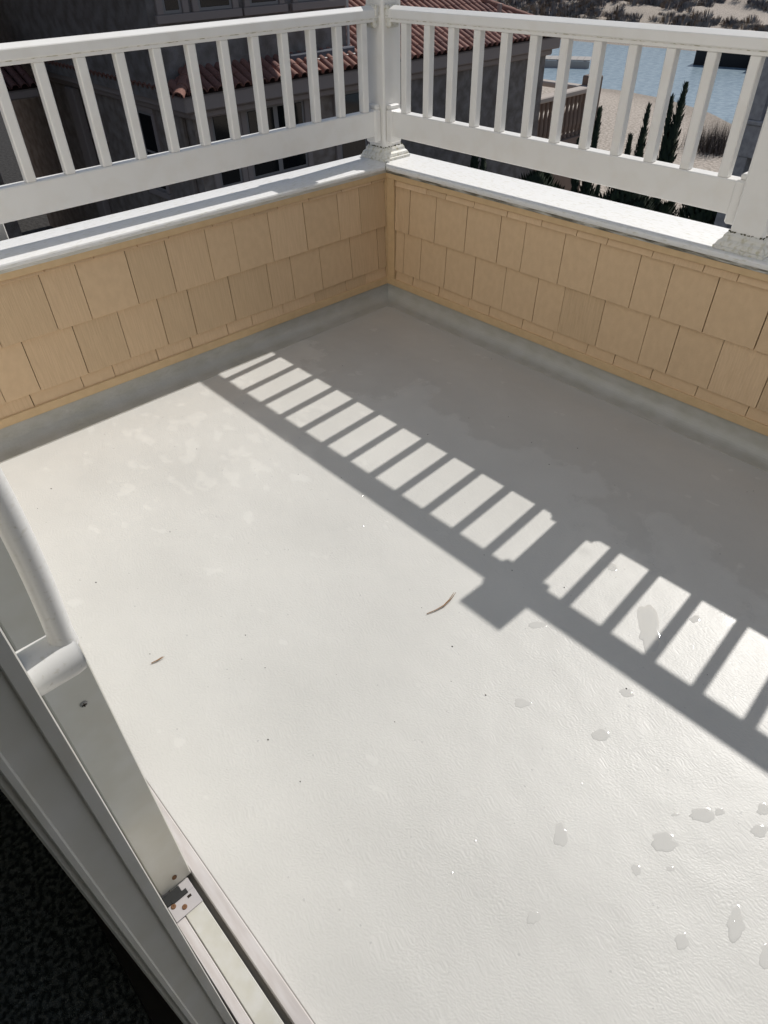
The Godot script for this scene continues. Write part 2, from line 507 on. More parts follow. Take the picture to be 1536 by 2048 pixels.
# ------------------------------------------------------------------ parapets
func parapet(side: int, u_end: float, label: String) -> void:
	var t := thing("parapet_wall", label, "wall")
	var st := st_new()
	run_profile(st, side, PackedVector2Array([Vector2(0.003, -0.02), Vector2(0.003, 0.485), Vector2(-0.16, 0.485), Vector2(-0.16, -0.02)]), 0, u_end, true)
	run_profile(st, side, PackedVector2Array([Vector2(-0.004, -0.02), Vector2(-0.004, -0.4), Vector2(-0.16, -0.4), Vector2(-0.16, -0.02)]), 0, u_end, true)
	put("backing", st.commit(), M.dark_backing, t)
	# courses: y bottom, y top, joints
	var J: Array
	if side == 1:
		J = [[0.4385, 0.475, [0.076, 0.259, 0.367, 0.518, 0.682, 0.841, 0.993, 1.116, 1.286, 1.461, 1.57, 1.72]],
			[0.2546, 0.446, [0.157, 0.31, 0.48, 0.652, 0.77, 0.945, 1.089, 1.246, 1.362, 1.515, 1.685]],
			[0.0748, 0.262, [0.122, 0.228, 0.377, 0.539, 0.699, 0.856, 0.978, 1.149, 1.326, 1.435, 1.588, 1.752]],
			[0.01, 0.082, [0.181, 0.345, 0.519, 0.635, 0.808, 0.958, 1.115, 1.232, 1.385, 1.554, 1.73]]]
	else:
		J = [[0.452, 0.475, [0.1, 0.265, 0.435, 0.587, 0.696, 0.88, 1.058, 1.178, 1.335, 1.5, 1.64, 1.79]],
			[0.2616, 0.459, [0.167, 0.286, 0.462, 0.634, 0.793, 0.911, 1.073, 1.224, 1.399, 1.519, 1.704]],
			[0.0796, 0.269, [0.071, 0.23, 0.399, 0.551, 0.668, 0.849, 1.028, 1.152, 1.307, 1.47, 1.642, 1.76]],
			[0.01, 0.087, [0.15, 0.266, 0.444, 0.616, 0.773, 0.892, 1.057, 1.204, 1.381, 1.5, 1.68, 1.83]]]
	for c in J:
		var us: Array = c[2].duplicate()
		us.push_front(0.068 if side == 1 else 0.022)
		var u: float = us[-1]
		while u < u_end - 0.2:
			u += rng.randf_range(0.11, 0.18)
			us.append(u)
		us.append(u_end)
		for i in us.size() - 1:
			var g := rng.randf_range(0.0009, 0.0019)
			var yb: float = c[0] + rng.randf_range(-0.001, 0.001)
			var lift := rng.randf_range(0.0, 0.0015)
			var s := st_new()
			var a: float = us[i] + g
			var b: float = us[i + 1] - g
			run_profile(s, side, PackedVector2Array([Vector2(0.004, yb), Vector2(0.0155 + lift, yb), Vector2(0.0165 + lift, yb + 0.001), Vector2(0.0065 + lift * 0.5, c[1]), Vector2(0.004, c[1])]), a, b)
			var k := rng.randi() % 4
			put("shingle", s.commit(), M.tan_smooth_shingle if (side == 1 and rng.randf() < 0.75) or k == 3 else M["tan_shingle_%d" % k], t)
	var trim := func(called: String, prof: PackedVector2Array, u0: float, u1: float, m: Material, mit := true) -> void:
		var s := st_new()
		run_profile(s, side, prof, u0, u1, mit)
		put(called, s.commit(), m, t)
	trim.call("bottom_trim", PackedVector2Array([Vector2(0.004, 0.0), Vector2(0.020, 0.0), Vector2(0.022, 0.002), Vector2(0.022, 0.030), Vector2(0.020, 0.032), Vector2(0.004, 0.032)]), 0.0, u_end, M.tan_trim)
	trim.call("top_trim", PackedVector2Array([Vector2(0.004, 0.4625), Vector2(0.019, 0.4625), Vector2(0.0205, 0.464), Vector2(0.0205, 0.4835), Vector2(0.004, 0.4835)]), 0.0, u_end, M.tan_trim)
	if side == 1:
		var s := st_new()
		for r in [[0.0206, 0.066, 0.0195]]:
			run_profile(s, 1, PackedVector2Array([Vector2(0.002, 0.0325), Vector2(r[2] - 0.002, 0.0325), Vector2(r[2], 0.0325), Vector2(r[2], 0.462), Vector2(0.002, 0.462)]), r[0], r[1])
		put("corner_trim", s.commit(), M.tan_trim, t)
	else:
		var s := st_new()
		run_profile(s, 0, PackedVector2Array([Vector2(0.002, 0.0325), Vector2(0.0195, 0.0325), Vector2(0.0195, 0.462), Vector2(0.002, 0.462)]), 0.004, 0.0205)
		put("corner_trim", s.commit(), M.tan_trim, t)
	if side == 1: cap_seam(t)
	# cap board and the moulding below its nose
	trim.call("cap", PackedVector2Array([Vector2(-0.185, CAP - 0.018), Vector2(0.031, CAP - 0.018), Vector2(0.0345, CAP - 0.015), Vector2(0.0355, CAP - 0.006), Vector2(0.0335, CAP - 0.0015), Vector2(0.029, CAP), Vector2(-0.18, CAP), Vector2(-0.185, CAP - 0.004)]), 0.0, u_end, M["white_cap_%d" % side])
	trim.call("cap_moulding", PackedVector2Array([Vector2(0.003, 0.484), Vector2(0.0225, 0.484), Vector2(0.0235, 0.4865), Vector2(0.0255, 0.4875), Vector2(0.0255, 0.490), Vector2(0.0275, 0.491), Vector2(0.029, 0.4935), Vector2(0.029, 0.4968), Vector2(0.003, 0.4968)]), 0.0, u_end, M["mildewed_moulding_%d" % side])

func cap_seam(t: Node) -> void:
	var o := put("seam", boxm(Vector3(-0.0009, -0.0006, -0.05), Vector3(0.0009, 0.0005, 0.05)), M.moss, t, Vector3(-0.004, CAP - 0.0046, -0.004))
	o.rotation.y = PI / 4
	o = put("seam", boxm(Vector3(-0.0009, -0.008, -0.0012), Vector3(0.0009, 0.008, 0.0012)), M.moss, t, Vector3(0.0356, CAP - 0.0135, 0.0356))
	o.rotation.y = PI / 4

# ------------------------------------------------------------------ railings
func railing_mesh_rails(side: int, u0: float, u1: float, f: float) -> Array:
	# f: front plane of the balusters; returns [top rail, bottom rail]
	var d0 := f - 0.045
	var a := st_new()
	var c := f - 0.0225
	var top := PackedVector2Array([Vector2(c - 0.021, 0.9961), Vector2(c + 0.021, 0.9961), Vector2(c + 0.0225, 0.9975), Vector2(c + 0.0225, 1.0055), Vector2(c + 0.0235, 1.0075), Vector2(c + 0.0265, 1.0085),
		Vector2(c + 0.0285, 1.011), Vector2(c + 0.0285, 1.0335), Vector2(c + 0.0270, 1.0362), Vector2(c + 0.0040, 1.0458), Vector2(c, 1.0466),
		Vector2(c - 0.0040, 1.0458), Vector2(c - 0.0270, 1.0362), Vector2(c - 0.0285, 1.0335), Vector2(c - 0.0285, 1.011), Vector2(c - 0.0265, 1.0085), Vector2(c - 0.0235, 1.0075), Vector2(c - 0.0225, 1.0055), Vector2(c - 0.0225, 0.9975)])
	run_profile(a, side, top, u0, u1, false, false)
	var b := st_new()
	var e := 0.0025
	run_profile(b, side, PackedVector2Array([Vector2(d0 + e, 0.603), Vector2(f + 0.001 - e, 0.603), Vector2(f + 0.001, 0.603 + e), Vector2(f + 0.001, 0.6955 - e), Vector2(f + 0.001 - e, 0.6967), Vector2(d0 + e, 0.6967), Vector2(d0, 0.6967 - e), Vector2(d0, 0.603 + e)]), u0, u1, false, false)
	return [a.commit(), b.commit()]

func railing(side: int, f: float, posts: Array, first: float, pitch: float, n: int, label: String) -> void:
	var t := thing("railing", label, "railing", Vector3.ZERO, "white vinyl railing panels round the deck")
	var a: float = posts[0]
	var b: float = posts[1]
	var rm := railing_mesh_rails(side, a, b, f)
	put("top_rail", rm[0], M.white_vinyl, t)
	put("bottom_rail", rm[1], M.white_vinyl, t)
	var gl := st_new()
	var cg := f - 0.0225
	run_profile(gl, side, PackedVector2Array([Vector2(cg + 0.0215, 1.0052), Vector2(cg + 0.0231, 1.0052), Vector2(cg + 0.0240, 1.0066), Vector2(cg + 0.0240, 1.0076), Vector2(cg + 0.0215, 1.0076)]), a + 0.03, b - 0.03, false, false)
	put("lip_grime", gl.commit(), M["grime_%d" % side], t)
	var wd := 0.0305
	var bal := boxm(Vector3(-wd / 2, 0, -wd / 2), Vector3(wd / 2, 0.3006, wd / 2), 0.0028)
	for i in n:
		put("baluster", bal, M.white_vinyl, t, R(side, first + pitch * i, 0.696, f - 0.0025 - wd / 2))
	# socket brackets on the posts: a round-nosed shoe below each bottom rail, a stepped one under each top rail
	var c := f - 0.0225
	for e in 2:
		var pu: float = a if e == 0 else b
		var sg := 1.0 if e == 0 else -1.0
		var s := st_new()
		var lo := R(side, minf(pu, pu + sg * 0.034), 0.578, c - 0.031)
		var hi := R(side, maxf(pu, pu + sg * 0.034), 0.701, c + 0.031)
		cbox(s, lo, hi, 0.006)
		lo = R(side, minf(pu, pu + sg * 0.024), 0.7005, c - 0.026)
		hi = R(side, maxf(pu, pu + sg * 0.024), 0.718, c + 0.026)
		cbox(s, lo, hi, 0.009)
		put("rail_bracket", s.commit(), M.white_vinyl, t)
		s = st_new()
		lo = R(side, minf(pu, pu + sg * 0.026), 0.977, c - 0.026)
		hi = R(side, maxf(pu, pu + sg * 0.026), 1.012, c + 0.026)
		cbox(s, lo, hi, 0.007)
		lo = R(side, minf(pu, pu + sg * 0.022), 1.012, c - 0.033)
		hi = R(side, maxf(pu, pu + sg * 0.022), 1.049, c + 0.033)
		cbox(s, lo, hi, 0.010)
		put("rail_bracket", s.commit(), M.grimy_vinyl, t)

func post(at: Vector3, label: String) -> Node3D:
	var t := thing("railing_post", label, "post", at, "white posts between the railing panels")
	var st := st_new()
	cbox(st, Vector3(-0.05, 0.0, -0.05), Vector3(0.05, 0.5685, 0.05), 0.006)
	put("shaft", st.commit(), M.white_vinyl, t)
	st = st_new()
	stack_square(st, [[0.076, 0.0005], [0.0765, 0.010], [0.072, 0.012], [0.0715, 0.016], [0.068, 0.024], [0.061, 0.030], [0.0595, 0.034], [0.0585, 0.040], [0.054, 0.0465], [0.0508, 0.049]])
	put("base_trim", st.commit(), M.grimy_vinyl, t)
	# moss sits in the joint of shaft and base trim
	var ms := st_new()
	for k in 70:
		var sd := k % 4
		var q := rng.randf_range(-0.05, 0.05)
		var ww := rng.randf_range(0.002, 0.005)
		var p := Vector3(q, 0.0475 + rng.randf_range(0, 0.003), 0.0515)
		p = p.rotated(Vector3.UP, sd * PI / 2)
		cbox(ms, p - Vector3.ONE * ww * 0.5, p + Vector3(ww, ww * rng.randf_range(0.5, 1.2), ww) * 0.5, ww * 0.25)
	var mo := put("moss", ms.commit(), M.moss, t)
	mo.set_meta("kind", "stuff")
	st = st_new()
	stack_square(st, [[0.060, 0.5685], [0.0685, 0.573], [0.0685, 0.585], [0.066, 0.588], [0.03, 0.600], [0.004, 0.606]])
	put("post_cap", st.commit(), M.white_vinyl, t)
	return t

# ------------------------------------------------------------------ door and house front
func door() -> void:
	# threshold
	var t := thing("door_threshold", "pale metal and vinyl door threshold with a dark groove along the deck edge", "threshold")
	var x0 := 0.85
	var x1 := 2.75
	put("caulk", boxm(Vector3(x0, -0.11, 2.0455), Vector3(x1, -0.0735, 2.0488)), M.groove_dark, t)
	put("outer_lip", boxm(Vector3(x0, -0.11, 2.049), Vector3(x1, -0.052, 2.0735), 0.002), M.sill_metal, t)
	put("groove", boxm(Vector3(x0, -0.11, 2.0737), Vector3(x1, -0.075, 2.0838)), M.groove_dark, t)
	put("track_insert", boxm(Vector3(x0, -0.11, 2.084), Vector3(x1, -0.054, 2.1195), 0.0015), M.sill_vinyl, t)
	put("inner_strip", boxm(Vector3(x0, -0.11, 2.1205), Vector3(x1, -0.055, 2.1385), 0.0015), M.sill_metal, t)
	put("inner_sill", boxm(Vector3(x0, -0.11, 2.139), Vector3(x1, -0.072, 2.2405), 0.002), M.inner_sill, t)
	# plate that holds the fixed panel: lies on the sill, so a thing of its own
	var b := thing("anchor_plate", "small metal plate with rusty screws fixed on the sill at the fixed panel's foot", "plate", Vector3(0, -0.0538, 0))
	var s := st_new()
	cbox(s, Vector3(1.7195, 0.0002, 2.0835), Vector3(1.7515, 0.0024, 2.1365), 0.0006)
	cbox(s, Vector3(1.6975, 0.0002, 2.0835), Vector3(1.7194, 0.0024, 2.1035), 0.0006)
	put("plate", s.commit(), M.plate, b)
	s = st_new()
	cbox(s, Vector3(1.6985, 0.0002, 2.104), Vector3(1.7190, 0.0040, 2.1365), 0.0008)
	cbox(s, Vector3(1.7120, 0.0025, 2.0955), Vector3(1.7215, 0.0046, 2.1265), 0.0008)
	put("rubber_pad", s.commit(), M.rubber, b)
	for q in [[1.7245, 2.1275], [1.7385, 2.1130]]:
		s = st_new()
		lathe(s, [[0.0048, 0.0024], [0.0046, 0.0034], [0.0030, 0.0042], [0.0016, 0.0042], [0.0014, 0.0032], [0.0, 0.0032]], 14, Vector3(q[0], 0, q[1]))
		put("screw", s.commit(), M.rust, b)
	put("slot", boxm(Vector3(1.7255, 0.0023, 2.0935), Vector3(1.7305, 0.00265, 2.1010), 0.0001), M.dark_hole, b)
	# fixed panel
	var f := thing("fixed_door_panel", "fixed white framed glass panel behind the sliding panel, screw in its edge", "door panel")
	panel(f, 0.87, 1.695, -0.0535, 2.02, 2.0735, 2.1355, 0.125)
	s = st_new()
	lathe(s, [[0.0052, 0.0], [0.0050, 0.0009], [0.0030, 0.0018], [0.0, 0.0020]], 16)
	var sc := put("edge_screw", s.commit(), M.screw_steel, f, Vector3(1.6952, 0.5205, 2.1003))
	sc.rotation.z = -PI / 2
	s = st_new()
	cbox(s, Vector3(-0.0003, -0.0032, -0.0007), Vector3(0.0007, 0.0032, 0.0007))
	cbox(s, Vector3(-0.0003, -0.0007, -0.0032), Vector3(0.0007, 0.0007, 0.0032))
	put("screw_slot", s.commit(), M.dark_hole, f, Vector3(1.6972, 0.5205, 2.1003))
	s = st_new()
	lathe(s, [[0.0, 0.0006], [0.0032, 0.0006], [0.0052, 0.0003]], 12)
	var rh := put("rusty_hole", s.commit(), M.rust, f, Vector3(1.6953, -0.0225, 2.1022))
	rh.rotation.z = -PI / 2
	rh.scale = Vector3(1.5, 1, 0.9)
	# sliding panel with its pull
	var p := thing("sliding_door_panel", "white framed sliding glass panel pushed open, its edge beside the camera", "door")
	panel(p, 1.16, 1.975, -0.045, 2.02, 2.1415, 2.1925, 0.105)
	s = st_new()
	cbox(s, Vector3(1.9752, -0.045, 2.1415), Vector3(1.980, 2.02, 2.1530), 0.0015)
	cbox(s, Vector3(1.9752, -0.045, 2.1790), Vector3(1.981, 2.02, 2.1860), 0.002)
	put("edge_rib", s.commit(), M.door_white, p)
	var hd := st_new()
	var hx := 1.935
	for q in [[0.863, 0.0], [1.105, 0.0]]:
		tube(hd, [Vector3(hx, q[0], 2.143), Vector3(hx, q[0], 2.1125), Vector3(hx, q[0], 2.1055), Vector3(hx, q[0], 2.1035)], [0.019, 0.019, 0.0178, 0.0135], 22)
	var gp := []
	var gr := []
	for i in 17:
		var v := i / 16.0
		gp.append(Vector3(hx, 0.872 + 0.224 * v, 2.1105 - 0.0045 * sin(PI * v)))
		gr.append(0.0092 if i > 0 and i < 16 else 0.0105)
	tube(hd, gp, gr, 16)
	put("pull_handle", hd.commit(), M.handle_white, p)

func panel(t: Node3D, x0: float, x1: float, y0: float, y1: float, z0: float, z1: float, wd: float) -> void:
	var e := 0.002
	var wl := 0.10
	put("stile", boxm(Vector3(x1 - wd, y0, z0), Vector3(x1, y1, z1), e), M.door_white, t)
	put("stile", boxm(Vector3(x0, y0, z0), Vector3(x0 + wl, y1, z1), e), M.door_white, t)
	put("rail", boxm(Vector3(x0 + wl + 0.0003, y0, z0 + 0.001), Vector3(x1 - wd - 0.0003, y0 + 0.26, z1 - 0.001), e), M.door_white, t)
	put("rail", boxm(Vector3(x0 + wl + 0.0003, y1 - 0.1, z0 + 0.001), Vector3(x1 - wd - 0.0003, y1, z1 - 0.001), e), M.door_white, t)
	var zc := (z0 + z1) / 2
	put("glass", boxm(Vector3(x0 + wl + 0.001, y0 + 0.261, zc - 0.003), Vector3(x1 - wd - 0.001, y1 - 0.101, zc + 0.003)), M.pane, t)

func house() -> void:
	var t := thing("house_front", "white painted house wall round the sliding door opening, behind the camera", "house wall")
	var z0 := 2.05
	var z1 := 2.26
	put("wall", boxm(Vector3(-0.19, -3.2, z0 + 0.003), Vector3(0.849, 5.8, z1)), M.house_paint, t)
	put("wall", boxm(Vector3(2.751, -3.2, z0 + 0.003), Vector3(4.2, 5.8, z1)), M.house_paint, t)
	put("wall", boxm(Vector3(0.8492, 2.06, z0 + 0.003), Vector3(2.7508, 5.8, z1)), M.house_paint, t)
	put("head_frame", boxm(Vector3(0.851, 2.021, 2.055), Vector3(2.749, 2.058, 2.24), 0.002), M.door_white, t)
	put("jamb", boxm(Vector3(0.8505, -0.05, 2.055), Vector3(0.868, 2.02, 2.24), 0.002), M.door_white, t)
	put("jamb", boxm(Vector3(2.73, -0.05, 2.055), Vector3(2.7495, 2.02, 2.24), 0.002), M.door_white, t)
	put("soffit", boxm(Vector3(-0.3, 5.801, 1.85), Vector3(4.3, 5.96, 5.4), 0.004), M.house_trim, t)
	var r := thing("room", "dim room behind the sliding door with painted walls", "room")
	put("wall", boxm(Vector3(-0.19, -0.2, 2.262), Vector3(-0.07, 2.6, 5.2)), M.room_paint, r)
	put("wall", boxm(Vector3(4.08, -0.2, 2.262), Vector3(4.2, 2.6, 5.2)), M.room_paint, r)
	put("wall", boxm(Vector3(-0.069, -0.2, 5.08), Vector3(4.079, 2.6, 5.2)), M.room_paint, r)
	put("ceiling", boxm(Vector3(-0.19, 2.601, 2.262), Vector3(4.2, 2.72, 5.2)), M.room_paint, r)
	structure(put("carpet", boxm(Vector3(-0.069, -0.2, 2.2415), Vector3(4.079, -0.080, 5.079)), M.carpet))
	tag(put("trim_board", boxm(Vector3(-0.36, -3.2, 1.487), Vector3(-0.30, 0.62, 1.62), 0.004), M.house_paint), "end of a white board standing just outside the left parapet", "board")
	put("deck_joists", boxm(Vector3(-0.155, -0.42, -0.155), Vector3(3.7, -0.1, 2.05)), M.brown_siding).set_meta("kind", "structure")

# ------------------------------------------------------------------ water drops, needles
func blob(rx: float, rz: float, h: float, sd: int, wob := 0.25) -> ArrayMesh:
	var st := st_new()
	var nz := noise(1.0, sd, 1)
	var seg := 36
	var lev := [[1.0, 0.0], [0.985, 0.35], [0.95, 0.68], [0.88, 0.9], [0.7, 1.0], [0.0, 1.0]]
	var P := []
	for l in lev:
		var ring := []
		for k in seg:
			var a := TAU * k / seg
			var w := 1.0 + wob * 1.6 * (nz.get_noise_2d(cos(a) * 0.42 + sd, sin(a) * 0.42) + 0.35 * nz.get_noise_2d(cos(a) * 1.5 + 40.0 + sd, sin(a) * 1.5))
			ring.append(Vector3(cos(a) * rx * w * l[0], h * l[1], sin(a) * rz * w * l[0]))
		P.append(ring)
	var vn := func(i: int, k: int) -> Vector3:
		var a := TAU * k / seg
		var sl: float = [0.34, 0.27, 0.17, 0.08, 0.015, 0.0][i]
		return Vector3(cos(a) * sl, 1.0, sin(a) * sl).normalized()
	for i in lev.size() - 1:
		for k in seg:
			var k2 := (k + 1) % seg
			sm_tri(st, [P[i][k], vn.call(i, k)], [P[i][k2], vn.call(i, k2)], [P[i + 1][k2], vn.call(i + 1, k2)])
			if i < lev.size() - 2:
				sm_tri(st, [P[i][k], vn.call(i, k)], [P[i + 1][k2], vn.call(i + 1, k2)], [P[i + 1][k], vn.call(i + 1, k)])
	return st.commit()

func rain() -> void:
	# x, z, rx, rz, words
	var pd := PUDDLES
	for i in pd.size():
		var q: Array = pd[i]
		var o := put("puddle", blob(q[2], q[3], 0.0003, 300 + i, 0.30), M.wet_membrane, null, Vector3(q[0], FLOOR + 0.0001, q[1]))
		o.rotation.y = q[4]
		tag(o, q[5], "puddle", "rain puddles left on the deck")
	var st := st_new()
	for k in 240:
		var x := rng.randf_range(0.15, 2.6)
		var z := rng.randf_range(0.7, 2.0)
		var r := rng.randf_range(0.0010, 0.0028)
		lathe(st, [[r, 0.0], [r * 0.95, r * 0.06], [r * 0.75, r * 0.14], [r * 0.5, r * 0.20], [r * 0.25, r * 0.235], [0.0, r * 0.245]], 8, Vector3(x, FLOOR + 0.0003, z))
	var d := put("rain_drops", st.commit(), M.drop_water)
	d.set_meta("kind", "stuff")
	tag(d, "tiny rain drops scattered over the deck floor", "rain drops")
	# dead pine needles
	var nd := func(pts: Array, label: String) -> void:
		var s := st_new()
		tube(s, pts, [0.0008, 0.0012, 0.0012, 0.0010, 0.0005], 6)
		var p2 := []
		for i in pts.size(): p2.append(pts[i] + Vector3(0.004 * i / 4.0, 0.0012, -0.003 * i / 4.0))
		tube(s, p2, [0.0007, 0.0010, 0.0010, 0.0009, 0.0005], 6)
		tag(put("pine_needle", s.commit(), M.needle_brown), label, "pine needle", "dead pine needles on the deck")
	var y := FLOOR + 0.0022
	nd.call([Vector3(1.542, y, 1.297), Vector3(1.549, y + 0.001, 1.272), Vector3(1.553, y + 0.002, 1.245), Vector3(1.549, y + 0.002, 1.22), Vector3(1.541, y + 0.003, 1.193)], "longer curved brown pine needle on the sunlit deck near the post shadow")
	nd.call([Vector3(1.192, y, 1.893), Vector3(1.193, y + 0.001, 1.886), Vector3(1.194, y + 0.001, 1.878), Vector3(1.194, y + 0.001, 1.870), Vector3(1.193, y + 0.001, 1.863)], "short brown pine needle on the deck near the door handle")
	var sp := st_new()
	for k in 46:
		var x := rng.randf_range(0.3, 2.4)
		var z := rng.randf_range(0.12, 2.0)
		var r := rng.randf_range(0.0006, 0.0018)
		var c := Vector3(x, FLOOR + r * 0.4, z)
		cbox(sp, c - Vector3(r, r * 0.4, r * rng.randf_range(0.4, 1.0)), c + Vector3(r, r * 0.4, r * 0.6), r * 0.2)
	var dd := put("grit", sp.commit(), M.dirt)
	dd.set_meta("kind", "stuff")
	tag(dd, "dark specks of grit strewn over the deck floor", "grit")

var PUDDLES := [
	[1.961, 0.934, 0.0682, 0.0308, -1.10, "largest rain puddle, in the sunlit gap second right of the post shadow"],
	[1.773, 0.809, 0.0163, 0.0116, -1.26, "small puddle in the first wide sunlit gap right of the post shadow"],
	[2.021, 0.812, 0.0141, 0.0102, -1.76, "small puddle near the top of a sunlit gap, right of the largest puddle"],
	[2.022, 1.133, 0.0208, 0.0106, -2.24, "flat puddle at the sunlit edge below the railing shadow, under the largest puddle"],
	[1.762, 1.116, 0.0191, 0.0128, -2.20, "faint puddle touching the foot of the post cap shadow"],
	[1.878, 1.326, 0.0183, 0.0117, -2.23, "faint puddle in the sun straight below the post cap shadow"],
	[2.042, 1.266, 0.0188, 0.0119, -2.17, "small puddle with one glint below the flat puddle at the shadow edge"],
	[2.259, 1.373, 0.0264, 0.0147, -2.18, "smooth oval puddle with a glint at its right end"],
	[2.280, 1.273, 0.0279, 0.0118, -2.25, "wide ragged puddle just above the smooth oval one"],
	[2.304, 1.238, 0.0108, 0.0074, -1.90, "tiny puddle joined to the right end of the wide ragged puddle"],
	[2.362, 1.173, 0.0171, 0.0114, -1.62, "puddle cut by the right edge of the photo, level with the wide ragged puddle"],
	[2.377, 1.218, 0.0167, 0.0106, -1.97, "second puddle cut by the right edge, below the first one there"],
	[2.252, 1.460, 0.0109, 0.0083, -1.52, "small round puddle below the smooth oval one"],
	[2.294, 1.411, 0.0076, 0.0043, -2.16, "tiny flat puddle right of the small round one"],
	[2.420, 1.404, 0.0281, 0.0158, -1.31, "tall puddle with two glints near the lower right corner"],
	[2.370, 1.501, 0.0140, 0.0099, -1.49, "small puddle left of the tall puddle with two glints"],
	[2.478, 1.421, 0.0182, 0.0091, -1.29, "lowest puddle at the right edge of the photo"],
	[2.115, 1.511, 0.0215, 0.0132, -1.05, "faint damp puddle in the middle of the sunlit floor"],
	[2.169, 1.661, 0.0151, 0.0120, -1.22, "faint damp puddle low in the middle of the photo"],
	[2.246, 1.311, 0.0080, 0.0039, -2.22, "tiny puddle left of the wide ragged puddle"],
]

# ------------------------------------------------------------------ neighbour house
func barrel(len: float, r: float) -> ArrayMesh:
	# one barrel tile running along +x down-slope, its arch across z
	var st := st_new()
	var seg := 7
	for k in seg:
		var a := PI * k / seg
		var b := PI * (k + 1) / seg
		var f := func(g: float, x: float, s: float) -> Array: return [Vector3(x, sin(g) * r * s, cos(g) * r * s), Vector3(0, sin(g), cos(g))]
		sm_tri(st, f.call(a, 0, 0.86), f.call(b, 0, 0.86), f.call(b, len, 1.0))
		sm_tri(st, f.call(a, 0, 0.86), f.call(b, len, 1.0), f.call(a, len, 1.0))
		sm_tri(st, [f.call(a, len, 0.82)[0], -f.call(a, 0, 1.0)[1]], [f.call(b, len, 0.82)[0], -f.call(b, 0, 1.0)[1]], [f.call(b, 0, 0.7)[0], -f.call(b, 0, 1.0)[1]])
		tri(st, f.call(a, len, 1.0)[0], f.call(b, len, 1.0)[0], f.call(b, len, 0.82)[0], Vector3.RIGHT)
		tri(st, f.call(a, len, 1.0)[0], f.call(b, len, 0.82)[0], f.call(a, len, 0.82)[0], Vector3.RIGHT)
	return st.commit()

func window(t: Node3D, c: Vector3, w: float, h: float, ny: Vector3, sashes := 1) -> void:
	# c: centre on the wall face; ny: the way the wall faces
	var rt := Vector3.UP.cross(ny).normalized()
	var bx := func(called: String, u0: float, u1: float, v0: float, v1: float, d0: float, d1: float, m: Material, par: Node) -> MeshInstance3D:
		var a := c + rt * u0 + Vector3.UP * v0 + ny * d0
		var b := c + rt * u1 + Vector3.UP * v1 + ny * d1
		return put(called, boxm(a.min(b), a.max(b), 0.01), m, par)
	var f := bx.call("window", -w / 2, w / 2, -h / 2, h / 2, -0.02, 0.03, M.window_frame, t) as MeshInstance3D
	var tr := 0.14
	bx.call("trim", -w / 2 - tr, w / 2 + tr, h / 2, h / 2 + tr, -0.02, 0.07, M.house_trim, f)
	bx.call("trim", -w / 2 - tr - 0.05, w / 2 + tr + 0.05, -h / 2 - tr, -h / 2, -0.02, 0.10, M.house_trim, f)
	bx.call("trim", -w / 2 - tr, -w / 2, -h / 2, h / 2, -0.02, 0.065, M.house_trim, f)
	bx.call("trim", w / 2, w / 2 + tr, -h / 2, h / 2, -0.02, 0.065, M.house_trim, f)
	var sw := w / sashes
	for i in sashes:
		var u := -w / 2 + sw * i
		bx.call("pane", u + 0.06, u + sw - 0.06, -h / 2 + 0.06, -0.02, 0.0, 0.036, M.window_glass, f)
		bx.call("pane", u + 0.06, u + sw - 0.06, 0.02, h / 2 - 0.06, 0.0, 0.040, M.window_glass, f)

